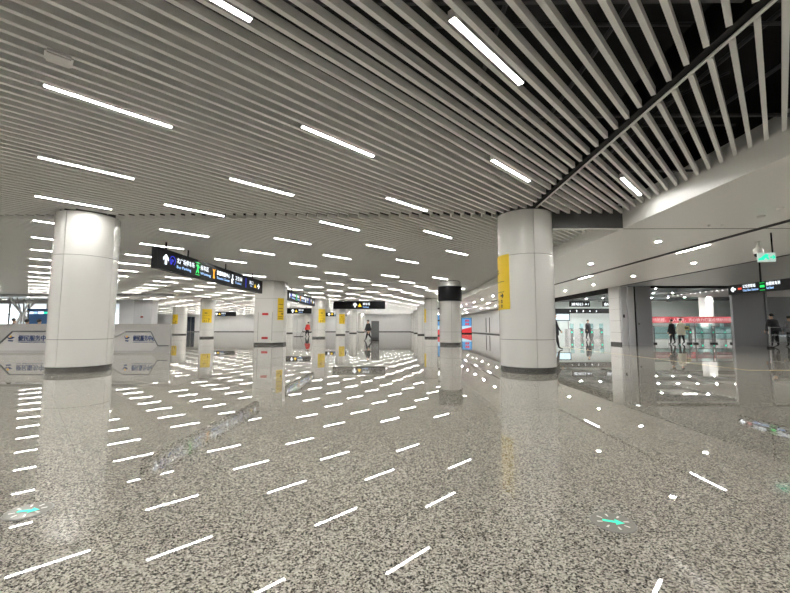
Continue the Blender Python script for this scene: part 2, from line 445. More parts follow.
struct(MB().box(16.12, 21.22, 24.2, 24.4, LZ-0.12, LZ+0.1).build('trim_13', 'black'), 'black header above the opening')
d = struct(MB().box(21.22, 23.25, 24.2, 24.35, 0, LZ).build('door_5', 'wall_gray'), 'broad grey shutter panel behind the hanging sign')
MB().box(23.26, 23.36, 24.1, 24.35, 0, LZ).build('edge_post', 'steel_rail', d)
struct(MB().box(23.36, 50, 24.2, 24.4, LZ-0.12, LZ+0.1).build('trim_14', 'black'), 'black header above the railed opening')
struct(MB().box(WX-0.05, WX+0.15, 25.8, 37, LZ-0.28, LZ+0.2).build('trim_15', 'black'), 'black header along the side opening')
# concourse behind the openings
hall = struct(MB().box(14.7, 50, 24.4, 62, 5.3, 5.5).build('ceiling', 'hall_ceiling'), 'grey ceiling of the concourse behind the openings')
for k in range(5):
    y = 27.5+6.3*k
    m = MB(); m.vprism([(14.8, 4.30), (26, 4.75), (49.9, 4.85), (49.9, 5.25), (14.8, 5.25)], y-0.3, y+0.3)
    m.build('beam', 'hall_beam', hall)
for k, x in enumerate((19.5, 24.5, 29.5, 34.5, 39.5)):
    MB().box(x-0.2, x+0.2, 24.6, 55.7, 4.86-0.04*(k % 2), 5.25).build('beam', 'hall_beam', hall)
struct(MB().box(14.7, 50, 55.8, 56, 0, 5.6).build('wall_concourse', 'concourse_wall'))
sl = struct(MB().box(23.8, 49.9, 24.5, 34, 3.92, 3.96).build('ceiling', 'black'), 'dark slatted ceiling beyond the railing')
sm_ = MB().box(23.8, 40, -0.06, 0.06, 3.80, 3.915).mesh('slat', 'pier_gray')
for k in range(18): link('slat', sm_, sl, (0, 24.9+0.5*k, 0))

# ------------------------------------------------------------------ columns
ring_z = [(0.15, 0.835), (0.835, 2.985), (2.985, HZ-0.03)]
g2 = 0.006
panel_me = []
for z0, z1 in ring_z:
    gg = g2/CR
    panel_me.append(MB().arc(CR-0.03, CR, -PI/2+gg, -gg, z0+g2, z1-g2, 12).mesh('panel', 'column_white', smooth=40))
core_me = MB().revolve([(CR-0.028, 0.14), (CR-0.028, HZ-0.032)], 40).mesh('core', 'joint_dark', smooth=40)
base_me = MB().revolve([(CR-0.012, 0.0), (CR-0.012, 0.145)], 48).mesh('base_ring', 'steel', smooth=40)
cap_me = MB().revolve([(CR-0.06, HZ-0.031), (CR-0.06, HZ+0.1)], 32).mesh('top_collar', 'joint_dark', smooth=40)
def column(x, y, label, group=None):
    c = thing('round_column', label, 'column', (x, y, 0), 0, group)
    link('core', core_me, c); link('base_ring', base_me, c); link('top_collar', cap_me, c)
    for me in panel_me:
        for k in range(4): link('panel', me, c, (0,0,0), (0,0,k*PI/2))
    return c
near_lab = {(0, 0): 'white round column with yellow notice at the end of the dark ceiling channel',
            (1, 0): 'white round column standing in front of the service counter',
            (0, 1): 'white round column ringed by a black display band'}
yellow_on = {(0, 2), (1, 2), (1, 3), (2, 2)}
col_set = set()
for i, cx_ in enumerate(COLS_X):
    for j, cy_ in enumerate(COLS_Y):
        if (i, j) == (1, 1): continue
        if i == 3 and j != 3: continue
        if i == 2 and j == 0: continue
        col_set.add((cx_, cy_))
        x = cx_; y = cy_
        if i == 3: y = 56.5
        if (i, j) in near_lab: column(x, y, near_lab[(i, j)])
        elif (i, j) == (0, 2): column(x, y, 'white round column with yellow notice, next beyond the black-banded column')
        elif (i, j) == (1, 2): column(x, y, 'white round column with yellow notice beyond the broad octagonal pier')
        elif (i, j) == (1, 3): column(x, y, 'white round column with yellow notice behind the cross-hall sign')
        elif (i, j) == (2, 2): column(x, y, 'white round column with yellow notice beside the dark glass doorway')
        elif i == 3: column(-33.0, y, 'broad white round column with yellow notice right of the grey pier').scale = (1.4, 1.4, 1)
        else: column(x, y, 'plain white round column far down the hall', 'plain far columns')
col_set.add((-8.45, 24.9)); col_set |= {(-33.0+a, 56.5+b) for a in (-.45, .45) for b in (-.45, .45)}

def notice(x, y, ang, half, label):
    """yellow curved notice; ang = direction its face looks (degrees from +X)"""
    t = thing('notice', label, 'sign', (x, y, 1.6), R(ang))
    b = MB().arc(CR+0.002, CR+0.014, -half, half, 0, 1.42, 12).build('sheet', 'yellow', t, smooth=40)
    ro = CR+0.015
    def bar(a0, a1, z0, z1, nm='print_line'):
        MB().arc(ro-0.001, ro+0.002, a0*half, a1*half, z0, z1, 5).build(nm, 'print_black', t)
    for z, l in ((1.02, .10), (0.95, .16)): bar(-0.55+0.1, -0.05+l, z, z+0.035)
    bar(-0.85, 0.62, 0.72, 0.735, 'rule'); bar(-0.85, 0.62, 0.45, 0.465, 'rule')
    # arrow and small lettering, bent round the column
    def bend(polys, nm):
        mb = MB()
        for poly in polys:
            n = len(poly); i = len(mb.v)
            mb.v += [((ro+0.003)*math.cos(u/ro), (ro+0.003)*math.sin(u/ro), z) for u, z in poly]
            mb.f.append(tuple(range(i, i+n))); mb.mi.append(0)
        mb.build(nm, 'print_black', t)
    w_ = half*ro
    bend([arrow_poly(0.42*w_, 0.36, 0.15, -PI/2)], 'arrow')
    for q in range(3):
        u = (-0.55+0.42*q)*w_
        for r_ in (0.18, 0.06):
            bend([[(u, r_), (u+0.09, r_), (u+0.09, r_+0.02), (u, r_+0.02)], [(u, r_+0.04), (u+0.09, r_+0.04), (u+0.09, r_+0.06), (u, r_+0.06)],
                  [(u+0.035, r_-0.02), (u+0.055, r_-0.02), (u+0.055, r_+0.085), (u+0.035, r_+0.085)]], 'lettering')
    return t
notice(3.37, 10.0, 180, R(38), 'large yellow notice with black arrow on the column below the ceiling channel')
notice(3.37, 39.8, 180, R(38), 'yellow notice on the column next beyond the black-banded column')
notice(-8.45, 39.8, -47, R(36), 'yellow notice on the column beyond the octagonal pier')
notice(-8.45, 54.7, -63, R(36), 'yellow notice on the column behind the cross-hall sign')
notice(-20.3, 39.8, -68, R(40), 'yellow notice on the column beside the dark glass doorway')
notice(-33.0, 56.5, -100, R(26), 'yellow notice on the broad column right of the grey pier').scale = (1.4, 1.4, 1)

# broad octagonal pier with hydrant cabinet
P = [(-9.25, 24.05), (-8.05, 24.05), (-7.52, 24.58), (-7.52, 25.25), (-8.05, 25.78), (-9.25, 25.78)]
ox, oy = -8.45, 24.9
P = [(x-ox, y-oy) for x, y in P]
t = thing('octagonal_pier', 'broad white octagonal pier with red fire hydrant labels', 'column', (ox, oy, 0))
MB().prism([(x*0.97, y*0.97) for x, y in P], 0.12, HZ-0.02).build('core', 'joint_dark', t)
MB().prism([(x*0.985, y*0.985) for x, y in P], 0, 0.145).build('base_ring', 'steel', t)
for a, b in zip(P, P[1:]+P[:1]):
    a, b = Vector((*a, 0)), Vector((*b, 0)); e = (b-a); L_ = e.length; e.normalize()
    for z0, z1 in ring_z:
        MB().box(0.006, L_-0.006, 0, 0.03, z0+0.006, z1-0.006).build('panel', 'column_white', t, (a.x, a.y, 0), (0, 0, math.atan2(e.y, e.x)))
door = MB().box(-0.44, 0.44, -0.012, 0, 0.25, 2.1).build('cabinet_door', 'column_white', t, (-0.10, P[0][1], 0))
for s in (-1, 1): MB().box(s*0.45-0.008, s*0.45+0.008, -0.014, 0, 0.25, 2.1).build('door_seam', 'joint_dark', door)
for z in (1.90, 0.38): MB().box(-0.2, 0.2, -0.02, -0.0125, z, z+0.14).build('red_label', 'red_paint', door)
fd = Vector((P[2][0]-P[1][0], P[2][1]-P[1][1], 0)); az = math.atan2(fd.y, fd.x)
t = thing('notice', 'narrow yellow notice on the slanted face of the octagonal pier', 'sign', (ox+P[1][0], oy+P[1][1], 1.6), az)
MB().box(0.30, 0.72, -0.016, -0.002, 0, 1.42).build('sheet', 'yellow', t)
MB().vprism(arrow_poly(0.6, 0.40, 0.15, -PI/2), -0.02, -0.0165).build('arrow', 'print_black', t)
for z in (1.0, 0.72, 0.55, 0.2, 0.1): MB().box(0.36, 0.66, -0.02, -0.0165, z, z+0.03).build('print_line', 'print_black', t)

# black display ring on the second column
t = thing('display_band', 'black display band wrapped round the top of a column', 'display', (3.37, 24.9, 2.85))
MB().arc(CR+0.004, CR+0.075, -PI, PI-0.001, 0, 0.92, 48).build('screen', 'black', t, smooth=40)
MB().arc(CR+0.004, CR+0.085, -PI, PI-0.001, -0.03, 0.0, 48).build('rim', 'dark_gray', t, smooth=40)
MB().arc(CR+0.004, CR+0.085, -PI, PI-0.001, 0.92, 0.95, 48).build('rim', 'dark_gray', t, smooth=40)
for z in (2.30, 1.52):
    t = thing('security_camera', 'small black camera fixed on the black-banded column', 'camera', (3.37-CR*0.97, 24.9-0.12, z), 0, 'cameras on the banded column')
    MB().box(-0.08, 0.0, -0.03, 0.03, 0.04, 0.08).build('bracket', 'black', t)
    MB().box(-0.14, -0.06, -0.14, 0.08, 0.0, 0.10).build('body', 'black', t)
    m = MB(); m.revolve([(0.03, 0), (0.034, 0.02), (0.03, 0.04)], 12); m.build('lens', 'glass_dark', t, (-0.10, -0.13, 0.05), (R(90), 0, 0))

# grey rectangular pier at the far left with small red labels
t = thing('rectangular_pier', 'grey rectangular pier at the end of the glazed wall', 'column', (-27.9, 41.3, 0))
MB().box(-1.0, 1.0, -0.5, 0.5, 0, HZ-0.02).build('core', 'pier_gray', t)
for k in range(2):
    for z0, z1 in ((0.05, 2.1), (2.1, HZ-0.1)): MB().box(-0.99+k, -0.01+k, -0.53, -0.5, z0+0.01, z1-0.01).build('panel', 'pier_gray', t)
MB().box(-0.22, 0.08, -0.55, -0.53, 2.15, 2.33).build('red_label', 'red_dark', t)
t = thing('wall_post', 'white post between the glazed wall and grey pier', 'column', (-30.0, 41.65, 0))
MB().box(-1.0, 1.05, -0.2, 0.15, 0, HZ-0.02).build('shaft', 'wall_white', t)
MB().box(-1.03, 1.08, -0.23, 0.15, 0, 0.16).build('skirting', 'steel', t)

# ------------------------------------------------------------------ lamps
lamp_h = MB()
LL, LW = 1.42, 0.064
for s in (-1, 1): lamp_h.box(-LL/2, LL/2, s*(LW/2+0.005)-0.005, s*(LW/2+0.005)+0.005, 0.0, 0.10)
lamp_h.box(-LL/2, LL/2, -LW/2, LW/2, 0.09, 0.10)
for s in (-1, 1): lamp_h.box(s*LL/2-0.004, s*LL/2+0.004, -LW/2-0.01, LW/2+0.01, 0.0, 0.10)
lh = lamp_h.mesh('linear_lamp', 'housing')
DZ = 0.004
ld = MB().box(-LL/2+0.006, LL/2-0.006, -LW/2, LW/2, DZ, 0.010).mesh('diffuser', 'lamp')
both = MB(); both.box(-LL/2, LL/2, -LW/2, LW/2, 0.006, 0.10)
for q_ in (-1, 1):
    both.box(-LL/2, LL/2, q_*(LW/2+0.005)-0.005, q_*(LW/2+0.005)+0.005, 0.0, 0.10)
both.cur = 1
both.box(-LL/2+0.006, LL/2-0.006, -LW/2+0.001, LW/2-0.001, DZ, 0.0055)
lb = both.mesh('linear_lamp', ['housing', 'lamp'])
lamps = []
for j in range(-22, 60):
    s0 = 0.0+2.925*j if j <= 0 else (2.81, 5.86)[j-1] if j < 3 else 8.76+2.925*(j-3)
    toff = 2.08 if j % 2 else 2.08+1.3925
    for k in range(-20, 60):
        t = toff+2.785*k
        if (j, 2*k+(1 if j % 2 == 0 else 0)) in ((4, 9), (3, 12), (5, 6), (6, 7), (5, 8)): continue     # no lamp there
        if t < 1.0 and s0 > 5: continue
        sc_ = s0+LL/2-(0.30 if (j, k) == (3, 0) else 0); x, y = xy(sc_, t)
        if y-LL/2*Q < 10 < y+LL/2*Q:       # lamps stop short of the cross joint
            sh_ = (y+LL/2*Q)-10.0; x, y = x-sh_, y-sh_
        xa, xb = x-LL/2*Q-.1, x+LL/2*Q+.1; ya, yb = y-LL/2*Q, y+LL/2*Q
        if xb > FX or xa < -60 or ya < -15 or yb > FAR-0.5: continue
        if x < -28-0.66*max(0, y-42)+1.2 and yb > 41: continue
        if y < 10 and xa < 3.5 and xb > 3.37: continue
        if y < 42.5 and xa < -45.5: continue
        if xa < -20.2 and ya < 34.5 and yb > 33.8: continue
        if any(math.hypot(x-a, y-b) < 1.05 or math.hypot(x-.5-a, y-.5-b) < .8 or math.hypot(x+.5-a, y+.5-b) < .8 for a, b in col_set): continue
        if math.hypot(x+38.8, y-38.5) < 2.6: continue
        z = HZ if not (xa < -20.4 and y > 34) else HZ-0.102
        vis = in_view(x, y, z, 0.02) or in_view(xa, ya, z, 0.02) or in_view(xb, yb, z, 0.02)
        lamps.append((0 if vis else 1, math.hypot(x, y), x, y, z))
lamps.sort()
rest = MB(); nv = 0
LAB = 'slim white linear lamp set between the diagonal ceiling slats'
for n, (hid, dist, x, y, z) in enumerate(lamps):
    LAB, GRP = 'slim white linear lamp set between the diagonal ceiling slats', 'linear ceiling lamps'
    if z < HZ: LAB, GRP = 'slim linear lamp fixed under the plain white ceiling beyond the bulkhead', 'lamps beyond the bulkhead'
    elif x > 3.5 and y < 10: LAB, GRP = 'slim linear lamp between the dark ceiling channel and the white fascia', None
    if n < 300 and not hid:
        if dist < 22:
            o = tag(link('linear_lamp', lh, None, (x, y, z), (0, 0, R(45))), LAB, 'lamp', GRP)
            link('diffuser', ld, o)
        else:
            tag(link('linear_lamp', lb, None, (x, y, z), (0, 0, R(45))), LAB, 'lamp', GRP)
    else:
        c = Matrix.Translation((x, y, z)) @ Matrix.Rotation(R(45), 4, 'Z')
        i = len(rest.v); rest.v += [tuple(c @ Vector(v)) for v in both.v]
        rest.f += [tuple(i+q for q in f) for f in both.f]; rest.mi += both.mi
o = rest.build('linear_lamp_field', ['housing', 'lamp']); o['kind'] = 'stuff'
o['label'] = 'remaining slim linear lamps deep in the ceiling field'; o['category'] = 'lamp'

# downlights in the low ceiling
dl_ring = MB().arc(0.075, 0.105, -PI, PI-0.001, -0.008, 0.0, 20).mesh('downlight', 'white_plastic')
dl_lens = MB().revolve([(0.074, -0.004), (0.074, 0.0)], 20).mesh('lens', 'spot')
for X in (7.9, 12.0):
    for k in range(-1, 20):
        y = 7.35+4.05*k if X < 10 else 7.4+3.96*k
        o = tag(link('downlight', dl_ring, None, (X, y, LZ)), 'round recessed downlight in the low white ceiling', 'lamp', 'downlights in the white ceiling')
        link('lens', dl_lens, o)
for k in range(-1, 9):
    y = 4.6+7.25*k
    o = tag(MB().box(-0.04, 0.04, 0, 1.4, 0.0, 0.006).build('slot_lamp', 'housing', None, (9.82, y, LZ-0.006)), 'thin linear lamp beside the dark ceiling slot', 'lamp', 'lamps along the ceiling slot')
    MB().box(-0.03, 0.03, 0.01, 1.39, -0.003, 0.0).build('diffuser', 'lamp', o)
hb_ring = MB().arc(0.105, 0.14, -PI, PI-0.001, -0.03, 0.0, 20).mesh('downlight', 'white_plastic')
hb_lens = MB().revolve([(0.104, -0.02), (0.104, 0.0)], 20).mesh('lens', 'spot')
for q, (x, y) in enumerate([(x, y) for x in (17, 19.0, 21, 23, 25, 27, 29, 31, 33, 35, 38) for y in (27.5, 33.8, 40.1, 46.4)]):
    z = 4.30+(x-14.8)*0.0402 if x < 26 else 4.75+(x-26)*0.0042
    o = tag(link('downlight', hb_ring, None, (x, y, z-0.02)), 'round lamp under a dark beam of the concourse ceiling', 'lamp', 'concourse lamps')
    link('lens', hb_lens, o)

for x in (18.5, 23.0, 27.5, 32.0):  # added fill lamps, kept out of view, to brighten the right side
    for y in (2.0, 6.0, 10.0, 14.0, 18.0, 22.0):
        if x > 1.12*y:
            o = tag(link('downlight', dl_ring, None, (x, y, LZ)), 'added out-of-view fill downlight in the glossy grey ceiling', 'lamp', 'added fill downlights in the grey ceiling')
            link('lens', dl_lens, o)
strip_h = MB().box(-1.5, 1.5, -0.10, 0.10, 0.0, 0.05).mesh('fill_strip_lamp', 'housing')
strip_d = MB().box(-1.48, 1.48, -0.09, 0.09, -0.01, 0.0).mesh('diffuser', 'lamp')
for x in (17.0, 22.0, 27.0, 32.0, 37.0):  # strips added between the beams to brighten the concourse
    for y in (30.5, 37.0, 43.0, 49.5):
        o = tag(link('fill_strip_lamp', strip_h, None, (x, y, 5.24)), 'added fill strip lamp between the dark concourse beams', 'lamp', 'added concourse fill strips')
        link('diffuser', strip_d, o)
# small ceiling fittings
t = thing('ceiling_box', 'square white equipment box mounted under the slats', 'box', (-3.77, 3.915, HZ-0.06), R(45))
bm = bmesh.new(); bmesh.ops.create_cube(bm, size=1); bmesh.ops.scale(bm, vec=(0.24, 0.22, 0.055), verts=bm.verts)
bmesh.ops.bevel(bm, geom=bm.edges[:], offset=0.018, segments=2, affect='EDGES')
me = D.meshes.new('cover'); bm.to_mesh(me); bm.free(); me.materials.append(M['white_plastic'])
link('cover', me, t, (0, 0, 0.0275))
MB().box(-0.10, 0.10, -0.06, 0.06, 0.05, 0.0605).build('mount', 'black', t)
for (x, y, s) in ((8.51, 8.77, 0.085), (8.35, 8.17, 0.075), (11.9, 12.6, 0.05), (7.93, 9.55, 0.04), (8.21, 9.5, 0.04)):
    t = thing('smoke_detector', 'small round smoke detector on the low white ceiling', 'detector', (x, y, LZ), 0, 'smoke detectors')
    MB().revolve([(s, -0.012), (s, 0)], 16).build('base', 'white_plastic', t)
    MB().revolve([(s*0.5, -0.045), (s*0.85, -0.03), (s*0.85, -0.012)], 16).build('chamber', 'white_plastic', t)
t = thing('dome_camera', 'white dome camera hanging from the low ceiling by the exit sign', 'camera', (10.95, 11.45, LZ-0.02))
MB().revolve([(0.05, -0.02), (0.06, 0.0), (0.06, 0.02)], 16).build('mount', 'white_plastic', t)
MB().revolve([(0.06, -0.16), (0.035, -0.08), (0.02, 0)], 12).build('stem', 'white_plastic', t, smooth=50)
MB().revolve([(0.115, -0.36), (0.125, -0.30), (0.115, -0.23), (0.08, -0.17), (0.03, -0.15)], 20).build('housing', 'white_plastic', t, smooth=50)
MB().revolve([(0.03, -0.47), (0.07, -0.455), (0.10, -0.42), (0.11, -0.361)], 20).build('dome', 'black', t, smooth=50)
t = thing('exit_sign', 'pale green running-man exit sign hung beside the dome camera', 'sign', (10.15, 10.4, 2.94), R(-12))
MB().box(-0.205, 0.205, -0.02, 0.02, 0, 0.25).build('panel', 'exit_pale', t)
MB().tube((0.15, 0, 0.25), (0.15, 0, LZ-2.94), 0.018).build('rod', 'black', t)
MB().vprism([(-0.20,0.05),(-0.08,0.05),(-0.03,0.12),(0.02,0.06),(0.06,0.06),(0.02,0.15),(0.06,0.2),(-0.02,0.22),(-0.08,0.18),(-0.14,0.12),(-0.20,0.10)], -0.026, -0.021).build('running_man', 'exit_green', t)
MB().vprism(arrow_poly(0.14, 0.125, 0.13, -PI/2), -0.026, -0.021).build('arrow', 'exit_green', t)

# ------------------------------------------------------------------ hanging signs
def hanging_sign(label, loc, rz, W, Hh, ztop, rods, name='hanging_sign'):
    """face looks along local -Y; origin at the bottom centre"""
    t = thing(name, label, 'sign', loc, rz)
    MB().box(-W/2+0.03, W/2-0.03, -0.09, 0.09, 0.02, Hh-0.02).build('panel', 'sign_black', t)
    fr = MB(); fr.box(-W/2, W/2, -0.10, 0.10, 0, 0.02); fr.box(-W/2, W/2, -0.10, 0.10, Hh-0.02, Hh)
    fr.box(-W/2, -W/2+0.03, -0.10, 0.10, 0.02, Hh-0.02); fr.box(W/2-0.03, W/2, -0.10, 0.10, 0.02, Hh-0.02)
    fr.build('frame', 'black', t)
    for x in rods: MB().tube((x, 0, Hh), (x, 0, ztop-loc[2]), 0.03).build('hanger', 'black', t)
    return t
FY = -0.092
def glyph(t, poly, m, nm): return MB().vprism(poly, FY-0.006, FY).build(nm, m, t)
def long_sign(label, loc, W, Hh, rods):
    t = hanging_sign(label, loc, R(90), W, Hh, HZ, rods)
    k = W/9.82
    def X(v): return (v-17.39)*k        # v: distance down the hall on the nearer sign
    glyph(t, arrow_poly(X(12.97), Hh*0.52, 0.36, 0), 'text_white', 'arrow')
    text('P', 0.26, 'icon_blue', t, (X(13.28), FY, 0.27), 'parking_icon')
    MB().arc(0.15, 0.168, R(-60), R(240), -0.003, 0.003, 20).build('icon_ring', 'icon_blue', t, (X(13.37), FY, 0.40), (R(90), 0, 0))
    text('北广场停车场', 0.22, 'text_white', t, (X(13.62), FY, 0.38), width=1.18*k)
    text('Bus Parking', 0.15, 'text_blue', t, (X(13.62), FY, 0.18), width=0.95*k)
    xg = X(15.05)
    glyph(t, [(xg-.12,.20),(xg-.05,.20),(xg+.02,.32),(xg+.08,.20),(xg+.13,.20),(xg+.06,.36),(xg+.08,.44),(xg+.14,.40),(xg+.14,.46),(xg+.05,.55),(xg-.09,.53),(xg-.12,.45),(xg-.04,.48),(xg-.03,.36)], 'icon_green', 'walking_icon')
    for z in (0.12, 0.60): glyph(t, [(xg-.16,z),(xg+.16,z),(xg+.16,z+.025),(xg-.16,z+.025)], 'icon_green', 'icon_bar')
    text('候车区', 0.22, 'text_white', t, (X(15.28), FY, 0.38), width=0.66*k)
    text('Waiting', 0.15, 'text_blue', t, (X(15.28), FY, 0.18), width=0.86*k)
    xo = X(16.42)
    glyph(t, [(xo-.07,.16),(xo+.08,.16),(xo+.02,.31),(xo+.03,.45),(xo+.13,.58),(xo-.02,.53),(xo-.13,.56),(xo-.06,.43)], 'icon_orange', 'tourist_icon')
    text('旅游集散中心', 0.22, 'text_white', t, (X(16.68), FY, 0.38), width=1.30*k)
    text('Tourist Center', 0.15, 'text_blue', t, (X(16.68), FY, 0.18), width=1.30*k)
    xw = X(18.27)
    glyph(t, [(xw-.10,.14),(xw+.08,.14),(xw+.02,.28),(xw+.13,.35),(xw+.02,.41),(xw+.06,.58),(xw-.06,.58),(xw-.04,.41),(xw-.13,.32)], 'text_white', 'toilet_icon')
    text('卫生间', 0.22, 'text_white', t, (X(18.57), FY, 0.38), width=0.80*k)
    text('Toilet', 0.15, 'text_blue', t, (X(18.57), FY, 0.18), width=0.75*k)
    glyph(t, [(X(19.87),.12),(X(19.91),.12),(X(19.91),.62),(X(19.87),.62)], 'icon_blue', 'divider')
    text('出口', 0.22, 'text_white', t, (X(20.35), FY, 0.38), width=0.5*k)
    text('Exit', 0.12, 'text_blue', t, (X(20.5), FY, 0.24), width=0.25*k)
    glyph(t, [(X(21.02),.24),(X(21.34),.24),(X(21.18),.46)], 'yellow_lit', 'yellow_triangle')
    glyph(t, arrow_poly(X(21.68), 0.36, 0.34, -PI/2), 'text_white', 'arrow')
    return t
long_sign('long black hanging guide sign with upward arrow and coloured icons, near the counter', (-8.25, 17.39, 3.13), 9.82, 0.74, (-4.3, -2.9, 0.3, 3.6))
long_sign('long black hanging guide sign with coloured icons beyond the octagonal pier', (-8.25, 32.0, 3.14), 8.9, 0.74, (-3.2, 0.3, 3.1))
def cross_sign(label, xl, xr, y, z, Hh, c=0.42):
    t = hanging_sign(label, ((xl+xr)/2, y, z), 0, xr-xl, Hh, HZ, (-(xr-xl)*0.3, (xr-xl)*0.3))
    W = xr-xl; x0 = -W/2+W*c
    glyph(t, arrow_poly(x0, Hh/2, 0.5, 0), 'text_white', 'arrow')
    glyph(t, [(x0+.32,.25),(x0+.72,.25),(x0+.52,.62)], 'yellow_lit', 'yellow_triangle')
    text('停车场', 0.3, 'text_white', t, (x0+.85, FY, Hh*0.5), width=0.75)
    text('Parking', 0.2, 'text_blue', t, (x0+.85, FY, Hh*0.18), width=0.6)
    return t
cross_sign('wide black sign with arrow and yellow triangle hung across the hall', -7.15, -1.5, 41.0, 3.10, 0.86, 0.42)
cross_sign('black cross-hall sign between the octagonal pier and the next column', -17.0, -13.0, 56.0, 3.13, 0.82, 0.30)
cross_sign('black cross-hall sign far off beyond the grey pier', -33.2, -29.5, 68.0, 3.10, 0.80, 0.06)
cross_sign('black cross-hall sign seen between two far round columns', -12.6, -8.9, 64.0, 2.95, 0.66, 0.20)
# sign at the grey ceiling
t = hanging_sign('black hanging sign with left arrow below the glossy grey ceiling', (14.25, 14.05, 2.52), R(-90), 4.45, 0.40, LZ, (-0.85, 1.4))
glyph(t, arrow_poly(-1.99, 0.21, 0.24, PI/2), 'text_white', 'arrow')
glyph(t, [(-1.76,.18),(-1.60,.18),(-1.60,.25),(-1.76,.25)], 'icon_red', 'red_icon')
text('公交停靠站', 0.15, 'text_white', t, (-1.55, FY, 0.235), width=0.55)
text('City Bus Station', 0.12, 'text_blue', t, (-1.55, FY, 0.09), width=0.66)
glyph(t, [(-0.80,.17),(-0.62,.17),(-0.62,.26),(-0.80,.26)], 'icon_green', 'green_icon')
for z in (0.06, 0.34): glyph(t, [(-0.81,z),(-0.61,z),(-0.61,z+.015),(-0.81,z+.015)], 'icon_green', 'icon_bar')
text('出租候车处', 0.15, 'text_white', t, (-0.56, FY, 0.235), width=0.54)
text('Taxi Stand', 0.12, 'text_blue', t, (-0.56, FY, 0.09), width=0.28)

# ------------------------------------------------------------------ service counter
def counter(xl, xr, flip, label):
    W = xr-xl
    t = thing('service_counter', label, 'counter', ((xl+xr)/2, 16.7, 0))
    h_ = 1.29
    # shell with a hexagonal recess: frame pieces round a set-back panel
    bl, br = -W/2, W/2
    if not flip:     # right unit: recess opens to the left, slanted on the right
        hexa = [(bl+0.45, .10), (br-0.80, .10), (br-0.56, .33), (br-0.90, .95), (br-2.05, .95), (bl+0.45+0.0, .30)]
    else:
        hexa = [(bl+1.75, .10), (br-0.30, .10), (br-0.30, .30), (br-0.95, .96), (bl+2.25, .96), (bl+1.55, .28)]
    cut = 0.45 if not flip else 0.0        # the free end is splayed back
    MB().prism([(bl, 0.06), (br-cut*0.1, 0.06), (br-cut, 0.6), (bl, 0.6)], 0.0, h_-0.05).build('body', 'counter_stone', t)
    fr = MB()
    # front frame as strips around the hexagon
    n = len(hexa)
    outer = [(bl, 0.0), (br, 0.0), (br, h_-0.05), (bl, h_-0.05)]
    def quad(a, b, c, d_): fr.vprism([a, b, c, d_], 0.0, 0.06)
    if not flip:
        quad((bl,0),(br,0),(br-.80,.10),(bl+.45,.10)); quad((br,0),(br,.33),(br-.56,.33),(br-.80,.10))
        quad((br,.33),(br,h_-.05),(br-.90,.95),(br-.56,.33)); quad((br,h_-.05),(bl,h_-.05),(br-2.05,.95),(br-.90,.95))
        quad((bl,h_-.05),(bl,.30),(bl+.45,.30),(br-2.05,.95)); quad((bl,.30),(bl,0),(bl+.45,.10),(bl+.45,.30))
    else:
        quad((bl,0),(br,0),(br-.3,.10),(bl+1.75,.10)); quad((br,0),(br,.30),(br-.3,.30),(br-.3,.10))
        quad((br,.30),(br,h_-.05),(br-.95,.96),(br-.3,.30)); quad((br,h_-.05),(bl,h_-.05),(bl+2.25,.96),(br-.95,.96))
        quad((bl,h_-.05),(bl,.28),(bl+1.55,.28),(bl+2.25,.96)); quad((bl,.28),(bl,0),(bl+1.75,.10),(bl+1.55,.28))
    fr.build('front_frame', 'counter_stone', t)
    MB().vprism(hexa, 0.045, 0.0595).build('recess_panel', 'counter_panel', t)
    # dark shadow-gap profiles along the recess edge
    def strip(a, b, r=0.034, m_='frame_gray'):
        a, b = Vector((a[0], 0.02, a[1])), Vector((b[0], 0.02, b[1]))
        MB().tube(a, b, r, n=6).build('edge_profile', m_, t)
    if not flip:
        strip((br-2.05,.95), (br-.90,.95)); strip((br-.90,.95), (br-.56,.33)); strip((br-.56,.33), (br-.08,.33))
        tx = br-1.84; tw = 1.0
    else:
        strip((bl+2.25,.96), (br-.95,.96)); strip((bl+2.25,.96), (bl+1.55,.28)); strip((bl+1.55,.28), (bl+.05,.28))
        tx = bl+2.38; tw = 1.5
    MB().prism([(bl, -0.03), (br, -0.03), (br-cut, 0.66), (bl, 0.66)], h_-0.05, h_).build('worktop', 'counter_stone', t)
    text('便民服务中心', 0.27, 'logo_navy', t, (tx+0.12, 0.040, 0.55), width=tw, depth=0.012)
    o_ = text('便民服务中心', 0.27, 'logo_navy', t, (tx+0.135, 0.038, 0.557), width=tw, depth=0.012)
    text('CONVENIENCE SERVICE CENTER', 0.07, 'logo_navy', t, (tx+0.14, 0.042, 0.45), width=tw*0.92, depth=0.006)
    q = tw/1.5
    def lg(pts): return [(tx+a*q, b) for a, b in pts]
    MB().vprism(lg([(-.42,.76),(-.28,.66),(-.16,.72),(-.02,.70),(-.14,.62),(-.30,.61)]), 0.034, 0.044).build('logo_wing', 'logo_navy', t)
    MB().vprism(lg([(-.26,.68),(-.17,.68),(-.17,.77),(-.26,.77)]), 0.030, 0.040).build('logo_sun', 'logo_gold', t)
    MB().vprism(lg([(-.34,.52),(-.12,.50),(-.08,.56),(-.30,.57)]), 0.034, 0.044).build('logo_base', 'logo_navy', t)
    return t
counter(-13.75, -10.12, False, 'grey stone service counter unit right of the round column, logo on its front')
counter(-19.5, -13.78, True, 'grey stone service counter unit left of the round column, logo on its front')

